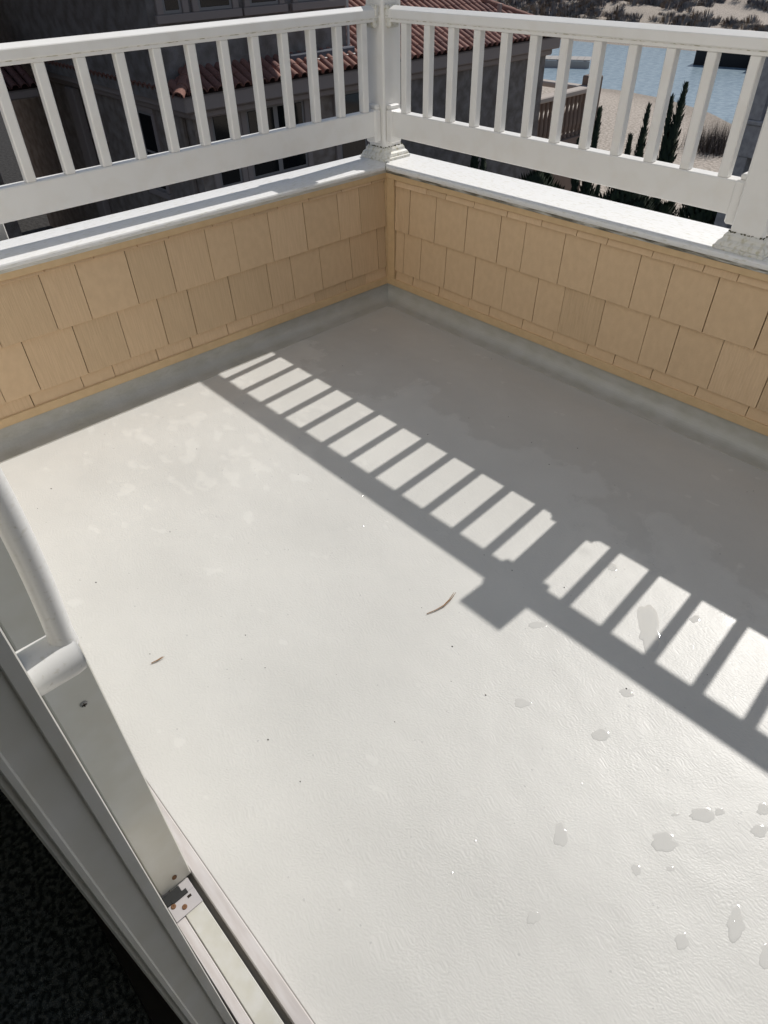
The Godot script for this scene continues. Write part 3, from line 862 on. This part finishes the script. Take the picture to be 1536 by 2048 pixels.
func neighbour() -> void:
	var t := thing("neighbour_house", "taupe stucco house with red barrel tile roof beyond the left railing", "house")
	var g := -6.6
	var xe := -12.0
	var ye := -1.2
	# lower wing
	put("wall", boxm(Vector3(-24, g, -17.9), Vector3(-12.45, -1.55, -5.9)), M.stucco, t)
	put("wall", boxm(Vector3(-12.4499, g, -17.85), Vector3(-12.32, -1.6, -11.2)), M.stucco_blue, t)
	put("fascia", boxm(Vector3(-12.44, -1.56, -18.1), Vector3(-12.02, -1.26, -5.55), 0.03), M.house_trim, t)
	put("fascia", boxm(Vector3(-24, -1.561, -5.89), Vector3(-12.441, -1.261, -5.551), 0.03), M.house_trim, t)
	put("moulding", boxm(Vector3(-12.449, -1.72, -17.95), Vector3(-12.16, -1.563, -5.75), 0.04), M.house_trim, t)
	put("moulding", boxm(Vector3(-24, -1.721, -5.899), Vector3(-12.45, -1.564, -5.74), 0.04), M.house_trim, t)
	# roof: a hip whose eave faces us
	var slope := 0.42
	var st := st_new()
	var deck := func(x: float) -> float: return ye - 0.05 + (xe - x) * slope
	var xr := -17.5
	var yr: float = deck.call(xr)
	var a := Vector3(xe, deck.call(xe), -18.2)
	var b := Vector3(xe, deck.call(xe), -5.5)
	var c := Vector3(xr, yr, -11.0)
	var d := Vector3(xr, yr, -12.7)
	quad(st, a, b, c, d, Vector3(0.4, 1, 0))
	var a2 := Vector3(-24, deck.call(xe), -5.5)
	var c2 := Vector3(-24, yr, -11.0)
	quad(st, b, a2, c2, c, Vector3(0, 1, 0.4))
	tri(st, a, d, Vector3(-23, deck.call(xe), -18.2), Vector3(0, 1, -0.4))
	var roof := put("roof", st.commit(), M.roof_felt, t)
	var tl := 0.46
	var bm := barrel(tl, 0.098)
	var pitch := 0.215
	var ang := atan(slope)
	var spare := []
	var count := 0
	for row in 12:
		for k in 60:
			var z := -18.1 + pitch * (k + 0.5)
			var x := xe + 0.06 - 0.375 * cos(ang) * row
			var y: float = deck.call(x) + 0.055
			# stay inside the hips
			var inset := (xe - x)
			if z > -5.55 - inset or z < -18.15 + inset: continue
			if x < -12.62 and z > -10.35: continue
			var tr := Transform3D(Basis(Vector3(0, 0, 1), -ang) * Basis(Vector3(1, 0, 0), rng.randf_range(-0.05, 0.05)), Vector3(x - tl * cos(ang), y + tl * sin(ang), z + rng.randf_range(-0.008, 0.008)))
			if count < 300 and z < -7.0:
				var o := put("roof_tile", bm, M["roof_tile_%d" % (rng.randi() % 4)], roof)
				o.transform = tr
				count += 1
			else: spare.append(tr)
	# the hip end that faces the camera's left
	for row in 9:
		for k in 56:
			var x := -12.0 - pitch * (k + 0.5)
			var z := -5.5 + 0.06 - 0.375 * cos(ang) * row
			if x > -12.05 - (-5.5 - z): continue
			var y := ye - 0.05 + (-5.5 - z) * slope + 0.055
			spare.append(Transform3D(Basis(Vector3.UP, -PI / 2) * Basis(Vector3(0, 0, 1), -ang), Vector3(x, y + tl * sin(ang), z - tl * cos(ang))))
	many("tile_field", bm, M.roof_tile_1, spare, roof)
	# hip and ridge tiles
	var rd := barrel(0.44, 0.12)
	var sp2 := []
	for seg in [[b, c], [a, d]]:
		var n := int((seg[1] - seg[0]).length() / 0.36)
		for i in n:
			var p: Vector3 = seg[0].lerp(seg[1], (i + 0.5) / n) + Vector3(0, 0.10, 0)
			var dirv: Vector3 = (seg[0] - seg[1]).normalized()
			var zz := dirv.cross(Vector3.UP).normalized()
			sp2.append(Transform3D(Basis(dirv, zz.cross(dirv), zz), p))
	many("hip_tiles", rd, M.roof_tile_0, sp2, roof)
	put("vent_pipe", boxm(Vector3(-12.96, -0.95, -16.3), Vector3(-12.86, -0.42, -16.2), 0.01), M.house_trim, roof)
	# upper storey with its overhang
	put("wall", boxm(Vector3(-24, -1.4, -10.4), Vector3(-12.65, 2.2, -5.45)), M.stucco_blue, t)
	put("wall", boxm(Vector3(-26, g, -3.399), Vector3(-20.0, 2.2, 7.0)), M.stucco, t)
	put("upper_eave", boxm(Vector3(-24, 1.72, -10.75), Vector3(-12.14, 1.95, -3.0), 0.03), M.house_trim, t)
	var cr := st_new()
	quad(cr, Vector3(-17.3, -1.5, -4.6), Vector3(-17.3, -1.5, 7.0), Vector3(-19.99, -0.35, 7.0), Vector3(-19.99, -0.35, -4.6), Vector3(0.4, 1, 0))
	quad(cr, Vector3(-17.3, -1.5, -4.6), Vector3(-19.99, -0.35, -4.6), Vector3(-19.99, -1.5, -4.6), Vector3(-19.99, -1.5, -4.6), Vector3(0, 0, -1))
	var court_roof := put("court_roof", cr.commit(), M.roof_felt, t)
	var crt := []
	for row in 8:
		for k in 52:
			var x := -17.25 - 0.345 * row
			crt.append(Transform3D(Basis(Vector3(0, 0, 1), -0.404), Vector3(x - 0.42, -1.44 + (-17.3 - x) * 0.4275 + 0.18, -4.5 + 0.215 * k)))
	many("court_tiles", bm, M.roof_tile_3, crt, court_roof)
	put("cricket", boxm(Vector3(-12.649, -1.05, -10.45), Vector3(-12.40, -0.86, -8.55), 0.02), M.navy_shingle, t)
	put("flashing", boxm(Vector3(-12.399, -1.05, -10.52), Vector3(-12.33, -0.985, -9.1), 0.01), M.flashing, t)
	put("flashing", boxm(Vector3(-12.648, -0.99, -10.47), Vector3(-12.60, 1.7, -10.402), 0.008), M.flashing, t)
	# windows
	var px := Vector3(1, 0, 0)
	var pz := Vector3(0, 0, 1)
	for q in [[-9.6, 1.15], [-8.15, 0.75], [-6.95, 0.8], [-5.98, 0.42]]:
		window(t, Vector3(-12.65, 0.72, q[0]), q[1], 1.35, px, 1)
	for q in [-1.5, 1.0, 3.5]: window(t, Vector3(-20.0, 0.7, q), 0.8, 1.2, px, 1)
	for q in [-1.8, 0.6]: window(t, Vector3(-18.4, -3.6, q), 0.8, 1.4, px, 1)
	window(t, Vector3(-12.45, -2.45, -8.0), 1.62, 1.45, px, 2)
	window(t, Vector3(-12.45, -2.75, -10.3), 0.9, 2.0, px, 1)
	window(t, Vector3(-12.45, -2.45, -6.6), 0.6, 1.5, px, 1)
	window(t, Vector3(-14.6, -2.7, -5.9), 0.7, 1.7, pz, 1)
	window(t, Vector3(-17.5, -2.25, -5.9), 0.5, 0.95, pz, 1)
	window(t, Vector3(-12.45, -5.2, -8.2), 1.4, 1.4, px, 2)
	put("pilaster", boxm(Vector3(-18.6, g, -5.899), Vector3(-18.1, -1.73, -5.7), 0.03), M.house_trim, t)
	put("pilaster", boxm(Vector3(-13.2, g, -5.898), Vector3(-12.75, -1.73, -5.78), 0.03), M.stucco, t)
	# side wing that closes the court
	put("wall", boxm(Vector3(-19.999, g, -3.4), Vector3(-18.4, -1.52, 7.0)), M.stucco, t)
	put("fascia", boxm(Vector3(-18.39, -1.70, -4.6), Vector3(-17.32, -1.51, 7.0), 0.03), M.house_trim, t)
	# low terrace beyond the facade
	var te := thing("terrace_balustrade", "brown stone balustrade on the low terrace at the house corner", "balustrade")
	put("terrace_wall", boxm(Vector3(-17.5, g, -21.6), Vector3(-12.85, -4.75, -17.95)), M.terrace_brown, te)
	put("coping", boxm(Vector3(-13.2, -3.16, -21.4), Vector3(-12.8, -3.0, -18.0), 0.03), M.terrace_rail, te)
	put("coping", boxm(Vector3(-17.5, -3.161, -21.52), Vector3(-13.201, -3.001, -21.15), 0.03), M.terrace_rail, te)
	put("plinth", boxm(Vector3(-13.15, -4.749, -21.4), Vector3(-12.85, -4.45, -18.0), 0.02), M.terrace_brown, te)
	var bl := st_new()
	lathe(bl, [[0.09, 0.0], [0.09, 0.10], [0.055, 0.16], [0.10, 0.5], [0.085, 0.8], [0.05, 1.2], [0.075, 1.35], [0.075, 1.64]], 8)
	var bmesh := bl.commit()
	for i in 14: put("baluster", bmesh, M.terrace_brown, te, Vector3(-13.0, -4.45, -18.2 - 0.235 * i)).scale = Vector3(1, 0.787, 1)
	put("pedestal", boxm(Vector3(-13.3, -4.7, -21.85), Vector3(-12.75, -2.72, -21.41), 0.03), M.terrace_brown, te)

func many(called: String, mesh: Mesh, m: Material, trs: Array, parent: Node, colors := []) -> MultiMeshInstance3D:
	var mm := MultiMesh.new()
	mm.transform_format = MultiMesh.TRANSFORM_3D
	if colors.size(): mm.use_colors = true
	mm.mesh = mesh
	mm.instance_count = trs.size()
	for i in trs.size():
		mm.set_instance_transform(i, trs[i])
		if colors.size(): mm.set_instance_color(i, colors[i])
	var o := MultiMeshInstance3D.new()
	o.name = called if parent else numbered(called)
	o.multimesh = mm
	o.material_override = m
	o.set_meta("kind", "stuff")
	(parent if parent else self).add_child(o, true)
	return o

# ------------------------------------------------------------------ shore
var inlet := PackedVector2Array([Vector2(-90, -38), Vector2(-45, -44.5), Vector2(-29.2, -43.4), Vector2(-26.2, -43.1), Vector2(-25.0, -43.4), Vector2(-21.3, -42.7), Vector2(-17.5, -40.8), Vector2(-15.5, -39.0), Vector2(-11, -36), Vector2(-4, -33), Vector2(12, -29), Vector2(60, -24),
	Vector2(60, -60), Vector2(10, -62), Vector2(-14, -63), Vector2(-29.1, -62.2), Vector2(-32.4, -62.2), Vector2(-36.3, -61.6), Vector2(-42, -61.6), Vector2(-90, -66)])

func inlet_dist(p: Vector2) -> float:
	var best := 1e9
	for i in inlet.size():
		var q := Geometry2D.get_closest_point_to_segment(p, inlet[i], inlet[(i + 1) % inlet.size()])
		best = minf(best, q.distance_to(p))
	return -best if Geometry2D.is_point_in_polygon(p, inlet) else best

func path_mask(x: float, z: float) -> float:
	# bare sandy track that climbs through the dune grass at the right
	var zc := -79.0 - (x + 38.0) * 0.15
	return exp(-pow((z - zc) / 5.0, 2.0)) * smooth(-42.0, -36.0, x)

func ground_y(p: Vector2, nz: FastNoiseLite) -> float:
	var d := inlet_dist(p) if absf(p.x) < 140.0 and p.y > -160.0 else 80.0
	var y := -7.0 + clampf(d * 0.09, -1.2, 0.5)
	if d > 0.0 and p.y < -50.0:
		y += smooth(1.0, 60.0, d) * 3.2 + (nz.get_noise_2d(p.x * 0.05, p.y * 0.05) * 1.1 + nz.get_noise_2d(p.x * 0.16, p.y * 0.16) * 0.5) * smooth(0.5, 8.0, d)
	elif d > 0.0: y += 0.06 * nz.get_noise_2d(p.x * 0.5, p.y * 0.5) * smooth(0.2, 2.0, d)
	return y

func shore() -> void:
	var nz := noise(1.0, 401, 4)
	var xs := []
	var zs := []
	var v := -84.0
	while v <= 60.0:
		xs.append(v)
		v += 1.2
	v = -150.0
	while v <= 12.0:
		zs.append(v)
		v += 1.2
	for e in [75.0, 100.0, 150.0, 300.0, 700.0, 1600.0]: xs.append(e)
	for e in [-95.0, -115.0, -150.0, -250.0, -600.0, -1600.0]: xs.push_front(e)
	for e in [25.0, 60.0, 150.0, 400.0, 1600.0]: zs.append(e)
	for e in [-165.0, -200.0, -300.0, -700.0, -1600.0]: zs.push_front(e)
	var st := SurfaceTool.new()
	st.begin(Mesh.PRIMITIVE_TRIANGLES)
	var nx := xs.size()
	for z in zs:
		for x in xs:
			var p := Vector2(x, z)
			var y := ground_y(p, nz)
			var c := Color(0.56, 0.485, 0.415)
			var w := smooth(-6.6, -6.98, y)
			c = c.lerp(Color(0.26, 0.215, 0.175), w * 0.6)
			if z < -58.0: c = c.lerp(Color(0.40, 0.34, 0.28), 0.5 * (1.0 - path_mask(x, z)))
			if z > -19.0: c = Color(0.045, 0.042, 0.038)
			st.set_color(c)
			st.add_vertex(Vector3(x, y, z))
	for j in zs.size() - 1:
		for i in nx - 1:
			var k := j * nx + i
			for q in [k, k + 1, k + nx + 1, k, k + nx + 1, k + nx]: st.add_index(q)
	st.generate_normals()
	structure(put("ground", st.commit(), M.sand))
	var pm := PlaneMesh.new()
	pm.size = Vector2(300, 60)
	structure(put("inlet_water", pm, M.inlet_water, null, Vector3(-20, -7.0, -50)))
	# heath on the dunes: small mounds of dark twigs, many
	var trs := []
	var cols := []
	var mound := twig_mound(61, 70)
	while trs.size() < 9000:
		var x := rng.randf_range(-85.0, 15.0)
		var z := rng.randf_range(-64.0, -140.0)
		if inlet_dist(Vector2(x, z)) < 1.2: continue
		var cover := nz.get_noise_2d(x * 0.11 + 20.0, z * 0.11) + 0.30
		if cover < rng.randf_range(0.0, 0.42) or path_mask(x, z) > rng.randf_range(0.15, 0.7): continue
		var y := ground_y(Vector2(x, z), nz)
		var s := rng.randf_range(0.45, 1.0)
		trs.append(Transform3D(Basis(Vector3.UP, rng.randf() * TAU).scaled(Vector3(s, s * rng.randf_range(0.6, 1.1), s)), Vector3(x, y - 0.05, z)))
		var k := rng.randf()
		cols.append(Color(0.36, 0.305, 0.285).lerp(Color(0.72, 0.62, 0.53), k))
	tag(many("heath", mound, M.heath, trs, null, cols), "dark dry heath covering the dunes beyond the inlet", "heath")
	# a bare bush on the near shore
	var bush := thing("dry_bush", "bare grey brown bush on the sand near the right post", "bush", Vector3(-12.4, -6.55, -30.9))
	var bs := st_new()
	for k in 900:
		var p := Vector3(rng.randfn(0, 0.55), 0, rng.randfn(0, 0.55))
		var tip := p + Vector3(rng.randfn(0, 0.2), rng.randf_range(0.5, 1.3), rng.randfn(0, 0.2))
		var col := Color(0.10, 0.082, 0.072).lerp(Color(0.24, 0.19, 0.16), rng.randf())
		var sd := Vector3(rng.randfn(0, 1), 0, rng.randfn(0, 1)).normalized() * rng.randf_range(0.006, 0.014)
		for q in [p - sd, p + sd, tip]:
			bs.set_color(col)
			bs.set_normal(Vector3(0.5, 0.6, 0.6).normalized())
			bs.add_vertex(q)
	put("twigs", bs.commit(), M.dry_twig, bush).set_meta("kind", "stuff")
	# floating docks and the pier
	var dk := thing("floating_dock", "black sided floating dock with pale deck moored in the inlet", "dock", Vector3(-24.5, -7.0, -56.5))
	dk.rotation.y = 0.22
	put("float", boxm(Vector3(-2.2, -0.2, -5.6), Vector3(1.9, 0.95, 0.4), 0.05), M.dock_dark, dk)
	for i in 12: put("plank", boxm(Vector3(-2.25, 0.951, -5.6 + 0.5 * i), Vector3(1.95, 1.01, -5.6 + 0.5 * i + 0.485), 0.01), M.dock_top, dk)
	var dk2 := thing("floating_dock", "smaller dark dock section beside the first, partly behind the railing", "dock", Vector3(-20.4, -7.0, -55.9))
	dk2.rotation.y = 0.22
	put("float", boxm(Vector3(-1.9, -0.2, -3.4), Vector3(2.8, 0.75, 0.4), 0.05), M.dock_dark, dk2)
	put("deck", boxm(Vector3(-1.95, 0.751, -3.42), Vector3(2.85, 0.81, 0.42), 0.01), M.dock_top, dk2)
	var pr := thing("pier", "pale wooden pier over the water at the neighbour house corner", "pier", Vector3(-33.6, -7.0, -49.2))
	pr.rotation.y = 0.5
	for i in 14: put("plank", boxm(Vector3(-5.0 + 0.5 * i, 0.45, -0.9), Vector3(-5.0 + 0.5 * i + 0.48, 0.52, 0.9), 0.01), M.pier_wood, pr)
	for i in 4: put("pile", boxm(Vector3(-4.6 + 2.0 * i, -1.2, -0.86), Vector3(-4.4 + 2.0 * i, 0.44, -0.66), 0.02), M.bark, pr)
	put("railing", boxm(Vector3(-5, -0.1, 0.91), Vector3(2, 0.44, 0.97), 0.01), M.pier_wood, pr)

func twig_mound(sd: int, n: int) -> ArrayMesh:
	var r := RandomNumberGenerator.new()
	r.seed = sd
	var st := st_new()
	for k in n:
		var a := r.randf() * TAU
		var q := sqrt(r.randf())
		var base := Vector3(cos(a) * q * 0.6, 0.0, sin(a) * q * 0.6)
		var out := Vector3(cos(a) * 0.35 * q, 0.35 + 0.45 * (1.0 - q) + r.randf() * 0.2, sin(a) * 0.35 * q)
		var sdv := Vector3(-sin(a + r.randf()), 0, cos(a + r.randf())) * r.randf_range(0.02, 0.06)
		var sh := r.randf_range(0.7, 1.3)
		for p in [base - sdv, base + sdv, base + out + sdv * 0.4, base - sdv, base + out + sdv * 0.4, base + out - sdv * 0.4]:
			st.set_color(Color(sh, sh, sh))
			st.set_normal((out.normalized() + Vector3(0, 0.3, 0)).normalized())
			st.add_vertex(p)
	return st.commit()

# ------------------------------------------------------------------ junipers
func juniper(at: Vector3, h: float, spires: Array, sd: int, label: String) -> void:
	var t := thing("juniper_tree", label, "tree", at, "dark junipers below the deck")
	var r := RandomNumberGenerator.new()
	r.seed = sd
	var ts := st_new()
	var crown := [st_new(), st_new()]
	tube(ts, [Vector3.ZERO, Vector3(0.06, h * 0.3, 0.03), Vector3(-0.02, h * 0.62, 0.0)], [0.16, 0.11, 0.03], 7)
	for s in spires:
		# s: lean x, lean z, height share, width, start height share
		var top := Vector3(s[0], h * s[2], s[1])
		var foot := Vector3(s[0] * 0.15, h * s[4], s[1] * 0.15)
		tube(ts, [foot, foot.lerp(top, 0.5), top], [0.06, 0.035, 0.006], 5)
		var n := int(2600.0 * (s[2] - s[4]) * h * s[3])
		for k in n:
			var v := pow(r.randf(), 1.15)
			# scalloped outline: sprays bunch in whorls
			var a := r.randf() * TAU
			var bunch := 0.60 + 0.28 * sin(v * h * 9.0 + s[0] * 5.0 + sd + 1.4 * sin(a + sd)) + 0.20 * sin(a * 3.0 + v * h * 14.0)
			var wd: float = s[3] * (1.0 - v) * (0.35 + 0.65 * minf(1.0, v * 5.0)) * bunch + 0.02
			if s.size() > 5: wd = s[3] * sqrt(1.0 - pow(v, 6.0)) * (0.86 + 0.14 * sin(v * 31.0 + sd))
			var q := sqrt(r.randf())
			var c := foot.lerp(top, v) + Vector3(cos(a) * wd * q, 0, sin(a) * wd * q)
			var upw := Vector3(cos(a) * 0.5 * q, 1.0, sin(a) * 0.5 * q).normalized()
			var len := r.randf_range(0.10, 0.24) * (1.0 - 0.45 * v)
			var side := Vector3(-sin(a), r.randf_range(-0.3, 0.3), cos(a)) * len * r.randf_range(0.18, 0.34)
			var st: SurfaceTool = crown[0 if r.randf() < 0.6 else 1]
			var nn := (Vector3(cos(a), 0.5, sin(a))).normalized()
			for p in [c - side, c + side, c + upw * len]:
				st.set_normal(nn)
				st.add_vertex(p)
	put("trunk", ts.commit(), M.bark, t)
	for i in 2: put("foliage", crown[i].commit(), M["juniper_%d" % i], t).set_meta("kind", "stuff")

func trees() -> void:
	var g := -6.5
	juniper(Vector3(-6.68, g, -12.26), 4.74, [[0.0, 0.0, 1.0, 0.36, 0.1], [-0.32, 0.15, 0.87, 0.26, 0.1], [0.4, 0.2, 0.70, 0.4, 0.1]], 7, "dark juniper with two close spires, nearest the terrace balustrade")
	juniper(Vector3(-5.35, g, -13.0), 5.23, [[0.05, -0.04, 1.0, 0.24, 0.66], [-0.16, 0.02, 0.955, 0.13, 0.62], [0.0, 0.0, 0.80, 0.30, 0.1], [-0.35, 0.1, 0.72, 0.35, 0.1], [0.4, 0.0, 0.66, 0.4, 0.1]], 8, "tallest dark juniper with a forked top against the water")
	juniper(Vector3(-5.85, g, -12.75), 4.84, [[0.0, 0.0, 1.0, 0.15, 0.68], [0.0, 0.0, 0.76, 0.3, 0.05]], 9, "slim juniper tip standing between the two taller junipers")
	juniper(Vector3(-6.05, g, -12.6), 4.28, [[0.0, 0.0, 1.0, 0.34, 0.05], [0.3, -0.2, 0.8, 0.4, 0.05]], 10, "short round topped juniper between the two spired junipers")
	juniper(Vector3(-7.6, g, -12.0), 4.2, [[0.0, 0.0, 1.0, 0.36, 0.05], [0.3, 0.3, 0.8, 0.4, 0.05]], 15, "low juniper standing before the stone terrace balustrade")
	juniper(Vector3(-11.2, g, -13.6), 4.0, [[0.0, 0.0, 1.05, 0.3, 0.05], [0.2, -0.2, 0.8, 0.35, 0.05]], 11, "narrow juniper growing against the neighbour's shaded wall")
	for q in [[-4.9, -7.8, 12, "broad low juniper under the right railing, nearest the neighbour house"], [-3.6, -8.4, 13, "broad low juniper under the right railing, second from the grey pillar"], [-2.35, -8.6, 14, "broad low juniper close to the grey pillar"]]:
		var sp := [[0.05, 0.0, 1.0, 0.98, 0.25, 1], [0.5, 0.25, 0.97, 0.6, 0.4, 1], [-0.55, 0.15, 0.95, 0.6, 0.4, 1]]
		juniper(Vector3(q[0], g, q[1]), 4.62, sp, q[2], q[3])

func pillar() -> void:
	var t := thing("grey_pillar", "grey sided porch pillar with a ledge, right of the last baluster", "pillar", Vector3(0.2, 0, -3.0))
	put("shaft", boxm(Vector3(0.0, 0.275, -0.12), Vector3(0.105, 0.75, 0.0), 0.004), M.gray_siding, t)
	put("ledge", boxm(Vector3(-0.012, 0.248, -0.14), Vector3(0.20, 0.2745, 0.012), 0.004), M.gray_siding, t)
	put("pier", boxm(Vector3(-0.002, 0.058, -0.16), Vector3(0.17, 0.2475, 0.002), 0.003), M.gray_siding, t)
	put("lower_shaft", boxm(Vector3(0.0, -6.6, -0.13), Vector3(0.095, 0.0575, 0.0), 0.004), M.gray_siding, t)
	put("porch_wall", boxm(Vector3(0.06, -6.6, -0.6), Vector3(2.5, 0.70, -0.17), 0.004), M.brown_siding, t)

# ------------------------------------------------------------------
func _ready() -> void:
	rng.seed = 20240611
	stage()
	make_materials()
	shore()
	deck_floor()
	house()
	neighbour()
	parapet(0, 2.05, "tan shingled parapet wall with white cap, along the left side of the deck")
	parapet(1, 3.7, "tan shingled parapet wall with white cap, along the right side of the deck")
	var fL := -0.0553
	var fR := -0.0375
	railing(0, fL, [-0.02, 2.05], 0.0502, 0.125, 16, "long white railing panel on the left parapet with a support block under its bottom rail")
	railing(1, fR, [-0.03, 1.494], 0.0640, 0.1228, 12, "white railing panel on the right parapet in front of the inlet")
	railing(1, fR, [1.594, 3.12], 1.68, 0.1228, 12, "white railing panel right of the right post, mostly outside the photo")
	post(Vector3(-0.08, CAP - 0.005, -0.07), "white corner post where the left and right railings meet")
	post(Vector3(1.544, CAP + 0.0042, -0.06), "white post at the right edge of the photo on the right parapet")
	post(Vector3(3.17, CAP + 0.014, -0.06), "white post at the far right end of the right railing")
	door()
	rain()
	trees()
	pillar()
	clean_metas(self)
